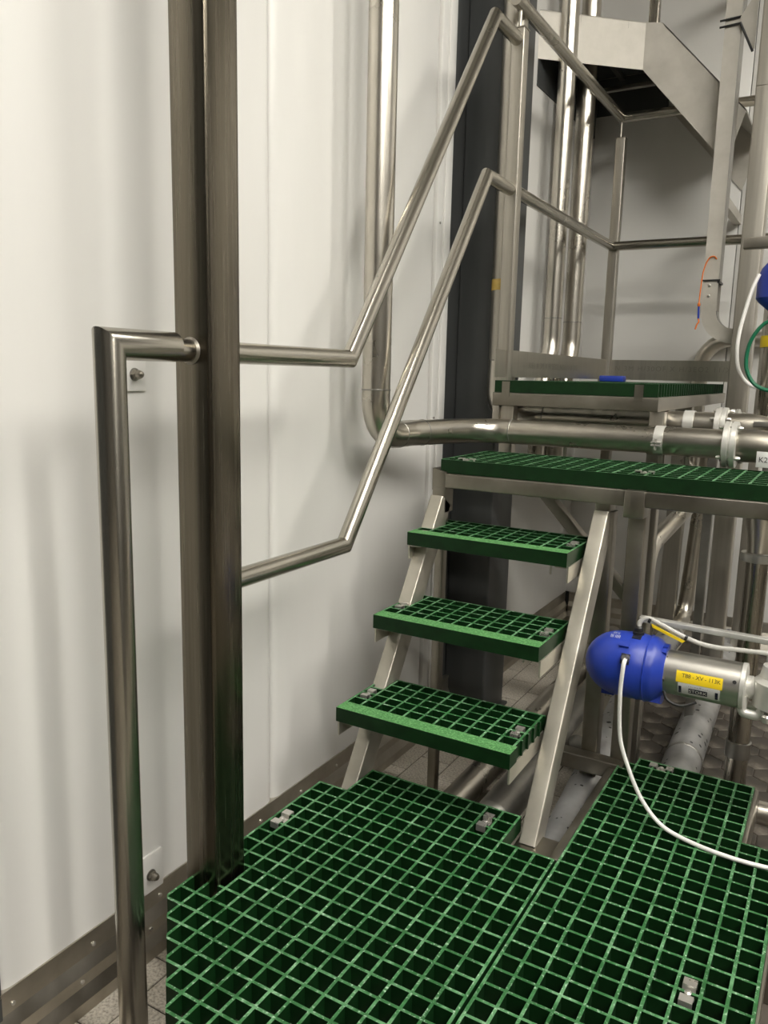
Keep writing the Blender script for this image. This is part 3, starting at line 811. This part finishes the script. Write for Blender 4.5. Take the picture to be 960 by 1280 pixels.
fp = floor_pipe('grey spotted floor pipe beside the right stringer, rising at the far end', [(0.552, -0.02, -0.118), (0.526, 0.34, -0.120), (0.445, 1.30, -0.125), (0.45, 1.98, -0.125)], 0.052, [2.0, 2.0], 'spotted', False, [(0.535, 0.2, -0.12), (0.45, 1.7, -0.125)])
pipe(fp, 'riser', [(0.45, 1.98, -0.125), (0.455, 2.26, -0.12), (0.50, 2.30, 0.80)], 0.036, [0.12], 'steel_pipe')
MB().lathe((0.45, 1.97, -0.125), (0.0, 1, 0), [(0, 0.0525), (0.004, 0.056), (0.018, 0.056), (0.022, 0.0525)], 24).build('union_ring', 'cast', fp)
fp = floor_pipe('scuffed grey floor pipe running from behind the right grating to the back wall', [(0.705, 0.50, -0.215), (0.645, 2.35, -0.215)], 0.058, 0.0, 'spotted', True, [(0.70, 0.75, -0.215), (0.66, 1.8, -0.215)])
MB().lathe((0.69, 0.95, -0.215), (-0.032, 1, 0), [(0, 0.0585), (0.003, 0.0605), (0.012, 0.0605), (0.015, 0.0585)], 24).build('weld_seam', 'steel_dull', fp)
floor_pipe('stainless pipe rising behind the brace and elbowing to the floor', [(0.36, 0.9, -0.232), (0.36, 2.22, -0.232), (0.395, 2.30, 0.75)], 0.040, [0.12], 'steel_pipe', True, [(0.36, 1.3, -0.232)])
floor_pipe('stainless pipe slanting up from the leg to the back wall', [(0.455, 1.30, FLOOR+0.01), (0.455, 1.30, 0.40), (0.53, 2.35, 0.56)], 0.032, [0.10], 'steel_pipe', False)

# upright flanged pipe on the right
t = thing('upright_pipe', (0.857, 0.83, FLOOR), 'dark upright pipe with clamp flange and cone beneath the walkway', 'pipe')
ux, uy = 0.857, 0.83
MB().tube([(ux, uy, FLOOR+0.006), (ux, uy, 0.50)], 0.031, 24).build('shaft', 'steel_z', t)
MB().lathe((ux, uy, FLOOR), (0, 0, 1), [(0, 0.055), (0.006, 0.055)], 24).build('foot_plate', 'steel_dull', t)
MB().lathe((ux, uy, -0.10), (0, 0, 1), [(0, 0.0315), (0.002, 0.036), (0.05, 0.036), (0.052, 0.0315)], 24).build('coupling', 'steel_dull', t)
MB().lathe((ux, uy, 0.500), (0, 0, 1), [(0, 0.034), (0.001, 0.046), (0.012, 0.048), (0.024, 0.046), (0.025, 0.034)], 28).build('clamp_flange', 'cast', t)
MB().lathe((ux, uy, 0.525), (0, 0, 1), [(0, 0.031), (0.02, 0.031), (0.11, 0.046), (0.16, 0.046)], 28).build('cone', 'steel_pipe', t)
MB().tube(spline([(ux+0.045, uy-0.02, 0.47), (ux+0.07, uy-0.03, 0.30), (ux+0.055, uy-0.03, 0.20), (ux+0.08, uy-0.03, 0.05)]), 0.006, 8).build('hose', 'grey_cable', t)
t = thing('drain_pipe', (1.12, 0.50, FLOOR), 'short stainless pipe end in the corner notch of the cable-crossed grating', 'pipe')
MB().tube([(0.945, 0.50, -0.09), (1.35, 0.50, -0.09)], 0.030, 20).build('run', 'steel_pipe', t)
MB().rhs((1.12, 0.50, FLOOR), (1.12, 0.50, -0.115), 0.03, 0.03, (1, 0, 0), 0.003).build('support_leg', 'steel_dull', t)

# ------------------------------------------------------------------ cable duct over the back corner
d = thing('cable_duct', (0.15, 2.3, 2.27), 'stainless open bottomed duct sloping down along the back wall', 'duct')
zl, zh = 2.271, 2.452
A0, A1 = Vector((WX, 1.655, 0)), Vector((0.145, 1.965, 0))
th = 0.004
def sheet(name, pts, mat='galv', n=None):
    pts = [Vector(p) for p in pts]
    nn = (pts[1]-pts[0]).cross(pts[2]-pts[0]).normalized()
    return MB().prism(pts, nn*th).build(name, mat, d, smooth=False)
sheet('front_sheet', [(A0.x, A0.y, zl), (A0.x, A0.y, zh), (A1.x, A1.y, zh), (A1.x, A1.y, zl)])
T0 = Vector((0.212, 1.97, 2.440))
sheet('corner_gusset', [(A1.x, A1.y, zl), (A1.x, A1.y, zh), T0])
E0 = Vector((0.56, 1.97, 2.062)); E1 = Vector((0.50, 1.97, 1.868))
sheet('sloped_sheet', [(A1.x, A1.y, zl), T0, E0, E1])
sheet('top_sheet', [(A0.x, A0.y, zh), (A0.x, WY-0.002, zh), (A1.x, WY-0.002, zh), (A1.x, A1.y, zh)])
sheet('top_sheet', [(A1.x, A1.y, zh), (A1.x, WY-0.002, zh), (T0.x, WY-0.002, T0.z), T0])
sheet('sloped_top_sheet', [T0, (T0.x, WY-0.002, T0.z), (E0.x, WY-0.002, E0.z), E0])
sheet('back_sheet', [(A0.x, WY-0.002, zl), (A1.x, WY-0.002, zl), (A1.x, WY-0.002, zh), (A0.x, WY-0.002, zh)])
sheet('back_sheet', [(A1.x, WY-0.002, zl), (E1.x, WY-0.002, E1.z), (E0.x, WY-0.002, E0.z), (T0.x, WY-0.002, T0.z)])
MB().box(WX, WX+0.004, 1.66, WY-0.01, 2.172, zh-0.006).build('side_shade_sheet', 'charcoal', d, smooth=False)  # dark sheet added to stand in for deep shade inside the open duct
MB().prism([(A0.x+0.006, A0.y+0.012, zh-0.010), (A1.x, A1.y+0.012, zh-0.010), (A1.x, WY-0.012, zh-0.010), (A0.x+0.006, WY-0.012, zh-0.010)], (0, 0, 0.004)).build('top_shade_sheet', 'charcoal', d, smooth=False)  # same painted shade below the duct top
MB().box(A0.x+0.006, A1.x, WY-0.010, WY-0.006, zl, zh-0.012).build('back_shade_sheet', 'charcoal', d, smooth=False)  # same painted shade along the duct back
for f in (0.35, 0.8):
    q = A0.lerp(A1, f)
    MB().box(q.x-0.012, q.x+0.012, q.y+0.01, WY-0.01, zh-0.03, zh-0.004).build('rib', 'steel_dull', d)
MB().rhs((0.145, 2.10, zh), (0.145, 2.10, TOPZ), 0.04, 0.04, (1, 0, 0), 0.003).build('hanger', 'steel_z', d)
MB().rhs((A0.x+0.01, 2.2, zl+0.02), (A1.x, 2.2, zl+0.02), 0.02, 0.02, (0, 0, 1), 0.003).build('rib', 'steel_dull', d)

# ------------------------------------------------------------------ upright cable tray with curved foot
ct = thing('cable_tray', (0.5, 1.92, 1.15), 'upright stainless cable tray with curved foot and dark inside', 'cable tray')
ty0, ty1 = 1.882, 1.962
def tray_side(y, t=0.003):
    """flat side cheek: straight part plus quarter bend to the right"""
    cx, cz, ro, ri = 0.598, 1.285, 0.128, 0.070
    outer = [(cx-ro*math.cos(math.radians(a)), cz-ro*math.sin(math.radians(a))) for a in range(0, 91, 10)]
    inner = [(cx-ri*math.cos(math.radians(a)), cz-ri*math.sin(math.radians(a))) for a in range(90, -1, -10)]
    return outer, inner
outer, inner = tray_side(ty0)
for yy in (ty0, ty1):
    mb = MB()
    n = len(outer)
    for k in range(n-1):
        a, b = outer[k], outer[k+1]; c_, d_ = inner[n-2-k], inner[n-1-k]
        mb.prism([(a[0], yy, a[1]), (b[0], yy, b[1]), (c_[0], yy, c_[1]), (d_[0], yy, d_[1])], (0, 0.003, 0))
    mb.build('bend_cheek', 'galv', ct, smooth=False)
    x0t, x1t = outer[0][0], inner[-1][0]
    MB().prism([(x0t, yy, 1.285), (x1t, yy, 1.285), (x1t-0.010, yy, TOPZ), (x0t-0.010, yy, TOPZ)], (0, 0.003, 0)).build('cheek', 'galv', ct, smooth=False)
mb = MB()
path = [(x, z) for x, z in outer][::-1] + [(outer[0][0], 1.4), (outer[0][0]-0.010, TOPZ)]
for (xa, za), (xb, zb_) in zip(path[:-1], path[1:]):
    mb.add([(xa, ty0, za), (xb, ty0, zb_), (xb, ty1, zb_), (xa, ty1, za)], [(0, 1, 2, 3)])
    mb.add([(xa+0.002, ty0, za+0.002), (xb+0.002, ty0, zb_+0.002), (xb+0.002, ty1, zb_+0.002), (xa+0.002, ty1, za+0.002)], [(0, 1, 2, 3)])
mb.build('back_web', 'galv', ct)
MB().box(inner[-1][0]-0.006, inner[-1][0], ty0+0.003, ty1, 1.40, TOPZ).build('cover', 'steel_dull', ct)
def inner_arc(name, ya, yb, mat, extra=0.0):
    m2 = MB(); pts = inner[::-1]
    for (xa, za), (xb, zb_) in zip(pts[:-1], pts[1:]):
        m2.add([(xa, ya, za), (xb, ya, zb_), (xb, yb, zb_), (xa, yb, za), (xa-0.002, ya, za-0.002), (xb-0.002, ya, zb_-0.002), (xb-0.002, yb, zb_-0.002), (xa-0.002, yb, za-0.002)],
               [(0, 1, 2, 3), (4, 7, 6, 5), (0, 4, 5, 1), (3, 2, 6, 7)])
    m2.build(name, mat, ct)
inner_arc('bend_gap_shade', ty0+0.003, ty0+0.028, 'black')  # black strip painted in for the shade inside the open bend
inner_arc('bend_cover', ty0+0.028, ty1, 'steel_dull')
MB().box(0.464, 0.534, ty0-0.006, ty0-0.001, 1.402, 1.408).build('cover_rim', 'black', ct)
MB().box(inner[-1][0]-0.004, inner[-1][0]+0.004, ty0-0.004, ty1+0.01, 1.394, 1.402).build('cover_rim', 'black', ct)
for z in (1.345, 1.385):
    MB().lathe((0.495, ty0, z), (0, -1, 0), [(0, 0.006), (0.004, 0.006), (0.006, 0.003)], 10).build('bolt', 'zinc', ct)
for z in (2.345, 2.368):
    MB().tube([(0.448, ty0-0.006, z), (0.530, ty0-0.006, z+0.004)], 0.004, 8).build('clamp_rod', 'black', ct)
MB().prism([(0.522, ty0-0.01, 2.37), (0.522, ty0-0.01, 2.345), (0.572, ty0-0.01, 2.245), (0.580, ty0-0.01, 2.250), (0.580, ty0-0.01, 2.46)], (0, 0.004, 0)).build('bracket_plate', 'galv', ct)
MB().tube([(0.522, ty0-0.014, 2.348), (0.575, ty0-0.014, 2.238)], 0.0045, 8).build('clamp_rod', 'black', ct)
MB().box(0.48, 0.51, ty1, WY, 1.72, 1.76).build('wall_bracket_arm', 'galv', ct)
MB().box(0.48, 0.51, ty1, WY, 2.7, 2.74).build('wall_bracket_arm', 'galv', ct)

t = thing('curved_duct', (0.5, 2.44, 1.0), 'dark bent stainless pipe on the back wall below the curved tray foot', 'pipe')
pipe(t, 'bend', [(0.40, 2.44, 0.6), (0.40, 2.44, 1.20), (0.75, 2.44, 1.20)], 0.035, [0.13])

oc = thing('orange_cord', (0.47, 1.875, 1.20), 'thin orange cord with blue sleeve hanging on the cable tray', 'cord')
yc = 1.876
MB().tube(spline([(0.514, yc+0.004, 1.486), (0.503, yc, 1.497), (0.484, yc-0.002, 1.488), (0.468, yc-0.002, 1.44), (0.463, yc-0.002, 1.36), (0.462, yc-0.002, 1.315)]), 0.0026, 8).build('loop', 'orange', oc)
MB().lathe((0.462, yc-0.002, 1.318), (0, 0, -1), [(0, 0.003), (0.004, 0.006), (0.012, 0.006), (0.016, 0.0035)], 10).build('knot', 'orange', oc)
MB().tube([(0.462, yc-0.002, 1.303), (0.464, yc-0.002, 1.255)], 0.004, 10).build('blue_sleeve', 'blue', oc)
MB().tube(spline([(0.464, yc-0.002, 1.255), (0.467, yc-0.002, 1.242), (0.461, yc-0.002, 1.232), (0.456, yc-0.002, 1.212)]), 0.0032, 8).build('tail', 'orange', oc)

# ------------------------------------------------------------------ blue headed valve
VY, VZ = 0.20, 0.346
va = thing('process_valve', (0.75, VY, VZ-0.08), 'blue domed valve head on a stainless cylinder with yellow label', 'valve')
AX = Vector((1, 0, 0.0))
def vp(x, ang, r):
    """point on the valve barrel; ang 0 faces the stair viewer (-y), 90 up"""
    a = math.radians(ang)
    return (x, VY - r*math.cos(a), VZ + r*math.sin(a))
RB = 0.077
dome = []
for k in range(0, 10):
    a = math.radians(10*k)
    dome.append((0.555 + 0.085*(1-math.cos(a)), max(0.004, RB*0.985*math.sin(a))))
dome += [(0.645, RB*0.985), (0.652, RB), (0.687, RB), (0.689, RB*0.985), (0.712, RB*0.985), (0.722, RB*0.93), (0.738, RB*0.74), (0.742, RB*0.70)]
hd = MB().lathe((0, VY, VZ), AX, dome, 40).build('head', 'blue', va)
MB().lathe((0, VY, VZ), AX, [(0.700, RB*0.985), (0.701, RB+0.0008), (0.703, RB+0.0008), (0.704, RB*0.985)], 40).build('seam_ring', 'blue', hd)
# moulded details
def pad(name, x0, x1, a0, a1, r0, r1, mat, parent):
    mb = MB(); n = 6
    for k in range(n):
        b0 = a0+(a1-a0)*k/n; b1 = a0+(a1-a0)*(k+1)/n
        vs = [vp(x, b, r) for r in (r0, r1) for b in (b0, b1) for x in (x0, x1)]
        mb.add(vs, [(0, 2, 3, 1), (4, 5, 7, 6), (0, 1, 5, 4), (2, 6, 7, 3), (0, 4, 6, 2), (1, 3, 7, 5)])
    return mb.build(name, mat, parent)
pad('moulded_lug', 0.642, 0.664, 47, 55, RB-0.006, RB+0.006, 'blue', hd)
pad('cable_socket', 0.651, 0.671, 18, 36, RB-0.006, RB+0.0015, 'navy', hd)
pad('moulded_foot', 0.60, 0.63, -100, -78, RB-0.02, RB+0.003, 'blue', hd)
pad('moulded_foot', 0.712, 0.738, -100, -60, RB*0.7, RB*0.98, 'blue', hd)
pad('moulded_foot', 0.70, 0.742, 60, 110, RB*0.7, RB*0.82, 'blue', hd)
pad('socket_recess', 0.663, 0.683, 70, 84, RB-0.004, RB+0.001, 'navy', hd)
lettering('||| |||||', 0.012, lambda a, b: vp(0.627+a*0.8, 68+b*700, RB+0.0008), 'label', hd)
lettering('|||| ||', 0.010, lambda a, b: vp(0.627+a*0.8, 78+b*700, RB+0.0008), 'label', hd)
MB().lathe((0.662, VY-0.068, VZ+0.036), (0.0, -0.9, 0.4), [(0, 0.010), (0.008, 0.010), (0.012, 0.007), (0.018, 0.006)], 12).build('cable_gland', 'steel_dull', hd)
gl_ = MB().lathe((0.672, VY+0.0, VZ+RB-0.004), (0, 0, 1), [(0, 0.013), (0.010, 0.013), (0.011, 0.010), (0.020, 0.010), (0.024, 0.007)], 12).build('black_gland', 'black', hd)
RC = 0.050
CX0, CX1 = 0.738, 0.898
ba = MB().lathe((0, VY, VZ+0.002), AX, [(CX0-0.006, RC*0.96), (CX0-0.004, RC), (CX1, RC), (CX1+0.001, RC*0.97)], 40).build('barrel', 'steel_barrel', va)
def bp_(x, ang, r=RC):
    a = math.radians(ang); return (x, VY-r*math.cos(a), VZ+0.002+r*math.sin(a))
def decal(name, x0, x1, a0, a1, mat, parent, lift=0.0006):
    mb = MB(); n = 8
    for k in range(n):
        b0 = a0+(a1-a0)*k/n; b1 = a0+(a1-a0)*(k+1)/n
        mb.add([bp_(x, b, RC+lift) for b in (b0, b1) for x in (x0, x1)] + [bp_(x, b, RC-0.0002) for b in (b0, b1) for x in (x0, x1)],
               [(0, 1, 3, 2), (4, 6, 7, 5), (0, 4, 5, 1), (2, 3, 7, 6), (0, 2, 6, 4), (1, 5, 7, 3)])
    return mb.build(name, mat, parent)
yl = decal('yellow_label', 0.770, 0.866, -2, 27, 'yellow', ba, 0.0008)
deg = 180/math.pi/RC
lettering('T88 - XV - 113K', 0.0125, lambda a, b: bp_(0.822+a, 16+b*deg, RC+0.0012), 'ink', yl, 0.95)
wlb = decal('maker_label', 0.775, 0.862, -38, -3, 'label', ba)
decal('logo_block', 0.798, 0.837, -30, -15, 'navy', wlb, 0.001)
lettering('STORK', 0.0115, lambda a, b: bp_(0.8175+a, -22.5+b*deg, RC+0.0014), 'white', wlb, 1.05)
decal('side_mark', 0.777, 0.783, -34, -12, 'navy', wlb, 0.001)
decal('side_mark', 0.853, 0.859, -34, -12, 'navy', wlb, 0.001)
lettering('. - - . - - = - . - .', 0.008, lambda a, b: bp_(0.8175+a, -8+b*deg, RC+0.0012), 'ink', wlb)
MB().lathe(bp_(0.889, 24), Vector(bp_(0.889, 24, 1))-Vector(bp_(0.889, 24, 0)), [(-0.001, 0.0042), (0.0015, 0.0042), (0.0016, 0.002)], 12).build('set_screw', 'black', ba)
yk = MB().lathe((0, VY, VZ+0.002), AX, [(CX1+0.001, RC*1.03), (CX1+0.010, RC*1.03), (CX1+0.012, RC*0.9)], 32).build('end_plate', 'cast', va)
MB().tube(arc_path([(0.905, VY-0.02, VZ-0.012), (0.905, VY-0.02, VZ-0.052), (0.940, VY-0.02, VZ-0.052), (0.955, VY-0.02, VZ-0.020), (1.0, VY-0.02, VZ-0.020)], 0.012, 4), 0.0105, 12).build('yoke', 'cast', va)
MB().tube(arc_path([(0.905, VY+0.03, VZ-0.012), (0.905, VY+0.03, VZ-0.052), (0.940, VY+0.03, VZ-0.052), (0.955, VY+0.03, VZ-0.020), (1.0, VY+0.03, VZ-0.020)], 0.012, 4), 0.0105, 12).build('yoke', 'cast', va)
MB().lathe((0.908, VY, VZ+0.002), AX, [(0, 0.024), (0.012, 0.026), (0.020, 0.020), (0.03, 0.016), (0.032, 0.012), (0.06, 0.012), (0.1, 0.012)], 20).build('stem_nut', 'cast', va)
MB().lathe((0.968, VY, VZ-0.01), (0, 0, 1), [(-0.03, 0.03), (-0.02, 0.045), (0.035, 0.045), (0.045, 0.035), (0.07, 0.03)], 28).build('valve_bonnet', 'cast', va)
MB().lathe((0.958, VY-0.035, VZ-0.055), (0, 0, 1), [(0, 0.012), (0.012, 0.012), (0.016, 0.008)], 12).build('bonnet_screw', 'zinc', va)
MB().tube([(1.02, VY, VZ-0.01), (1.30, VY, VZ-0.01)], 0.034, 24).build('valve_neck', 'steel_pipe', va)
MB().tube([(1.30, VY, FLOOR), (1.30, VY, 0.62)], 0.04, 24).build('line_pipe', 'steel_pipe', va)
MB().tube(spline([(0.745, VY-0.045, VZ-0.030), (0.757, VY-0.05, VZ-0.048), (0.785, VY-0.05, VZ-0.055), (0.815, VY-0.035, VZ-0.045)]), 0.0032, 8).build('air_hose', 'black', va)
pad('collar_rim', 0.739, 0.746, -180, 180, RC-0.002, RC+0.003, 'steel_matt', va)

# cables
wc = MB().tube(spline([(0.664, VY-0.080, VZ+0.041), (0.664, VY-0.096, VZ+0.022), (0.662, 0.105, 0.302), (0.666, 0.118, 0.201), (0.687, 0.120, 0.135), (0.722, 0.119, 0.066),
                       (0.766, 0.112, 0.022), (0.816, 0.104, 0.006), (0.90, 0.084, 0.006), (0.994, 0.086, 0.006), (1.15, 0.12, 0.006)], 10), 0.0048, 10)
tag(wc.build('white_cable', 'white', None, origin=(0.8, 0.1, 0)), 'white cable drooping from the blue valve head onto the grating', 'cable')
gc = thing('grey_cable', (0.8, 0.25, 0.44), 'grey cable leaving the top of the blue valve head, with yellow tag', 'cable')
MB().tube(spline([(0.672, VY, VZ+RB+0.018), (0.674, VY+0.002, VZ+RB+0.030), (0.690, VY+0.005, VZ+RB+0.040), (0.720, VY+0.005, VZ+RB+0.030), (0.780, VY+0.005, VZ+RB+0.008),
                  (0.83, VY+0.01, VZ+RB-0.002), (0.90, VY+0.01, VZ+RB+0.002), (1.0, VY+0.01, VZ+RB+0.008), (1.25, VY+0.02, VZ+RB+0.01)], 8), 0.0052, 10).build('sheath', 'grey_cable', gc)
MB().prism([(0.700, VY-0.003, VZ+RB+0.030), (0.702, VY-0.003, VZ+RB+0.022), (0.770, VY-0.003, VZ+RB-0.002), (0.775, VY-0.003, VZ+RB+0.003)], (0, 0.002, 0)).build('tag_strip', 'yellow', gc)
for x, z in ((0.694, 0.036), (0.776, 0.0095)):
    MB().lathe((x, VY+0.005, VZ+RB+z), (0.9, 0, -0.35), [(-0.003, 0.007), (0.003, 0.007)], 10).build('cable_tie', 'black', gc)
t = thing('cable_rail', (1.0, 0.3, 0.36), 'thin steel cable rail running behind the valve barrel', 'rail')
MB().rhs((0.626, 0.432, 0.392), (1.60, 0.40, 0.392), 0.022, 0.014, (0, 0, 1), 0.002).build('rail_bar', 'cast', t)

# second valve and its cables at the right edge
v2 = thing('process_valve', (0.86, 1.2, 1.22), 'blue valve head hanging beside the square post above the flanges', 'valve')
sx = 0.835
MB().lathe((sx, 1.2, 1.225), (0, 0, 1), [(0, 0.05), (0.03, 0.085), (0.04, 0.092), (0.10, 0.092), (0.13, 0.082), (0.15, 0.066), (0.16, 0.062)], 32).build('head', 'blue', v2)
MB().lathe((sx, 1.2, 1.385), (0, 0, 1), [(0, 0.06), (0.02, 0.06)], 32).build('collar', 'white', v2)
MB().lathe((sx, 1.2, 0.90), (0, 0, 1), [(0, 0.055), (0.30, 0.055), (0.325, 0.05)], 28).build('barrel', 'steel_z', v2)
MB().lathe((sx-0.01, 1.2, 1.115), (0, 0, 1), [(0, 0.0555), (0, 0.0562), (0.035, 0.0562), (0.035, 0.0555)], 28).build('yellow_label', 'yellow', v2)
MB().rhs((sx, 1.2, FLOOR), (sx, 1.2, 0.90), 0.04, 0.04, (1, 0, 0), 0.004).build('stand', 'steel_dull', v2)
t = thing('cross_bar', (0.95, 1.2, 1.42), 'short square steel bar ending beside the post, above the blue valve head', 'bar')
MB().rhs((0.694, 1.2, 1.436), (1.40, 1.2, 1.436), 0.034, 0.034, (0, 0, 1), 0.003).build('bar_section', 'steel_matt', t)
MB().rhs((1.38, 1.2, FLOOR), (1.38, 1.2, 1.419), 0.034, 0.034, (1, 0, 0), 0.003).build('upright', 'steel_matt', t)
c2 = MB().tube(spline([(0.752, 1.15, 1.335), (0.735, 1.14, 1.28), (0.715, 1.13, 1.17), (0.712, 1.13, 1.10), (0.722, 1.14, 1.04), (0.750, 1.165, 1.00), (0.795, 1.19, 0.985)]), 0.006, 10)
tag(c2.build('white_cable', 'white', None, origin=(0.73, 1.14, 0.96)), 'white cable curving down from the upper blue valve head', 'cable')
c3 = MB().tube(spline([(0.85, 1.10, 1.19), (0.79, 1.10, 1.185), (0.752, 1.10, 1.13), (0.745, 1.10, 1.06), (0.765, 1.10, 1.01), (0.80, 1.10, 0.985), (0.86, 1.10, 0.975)]), 0.006, 10)
tag(c3.build('green_cable', 'green_cable', None, origin=(0.78, 1.1, 0.97)), 'green cable loop hanging beside the square post', 'cable')

# ------------------------------------------------------------------ lift everything so that the floor lies at z = 0
for o in list(scene.objects):
    if '_o' in o: del o['_o']
    if o.parent is None: o.location.z -= FLOOR
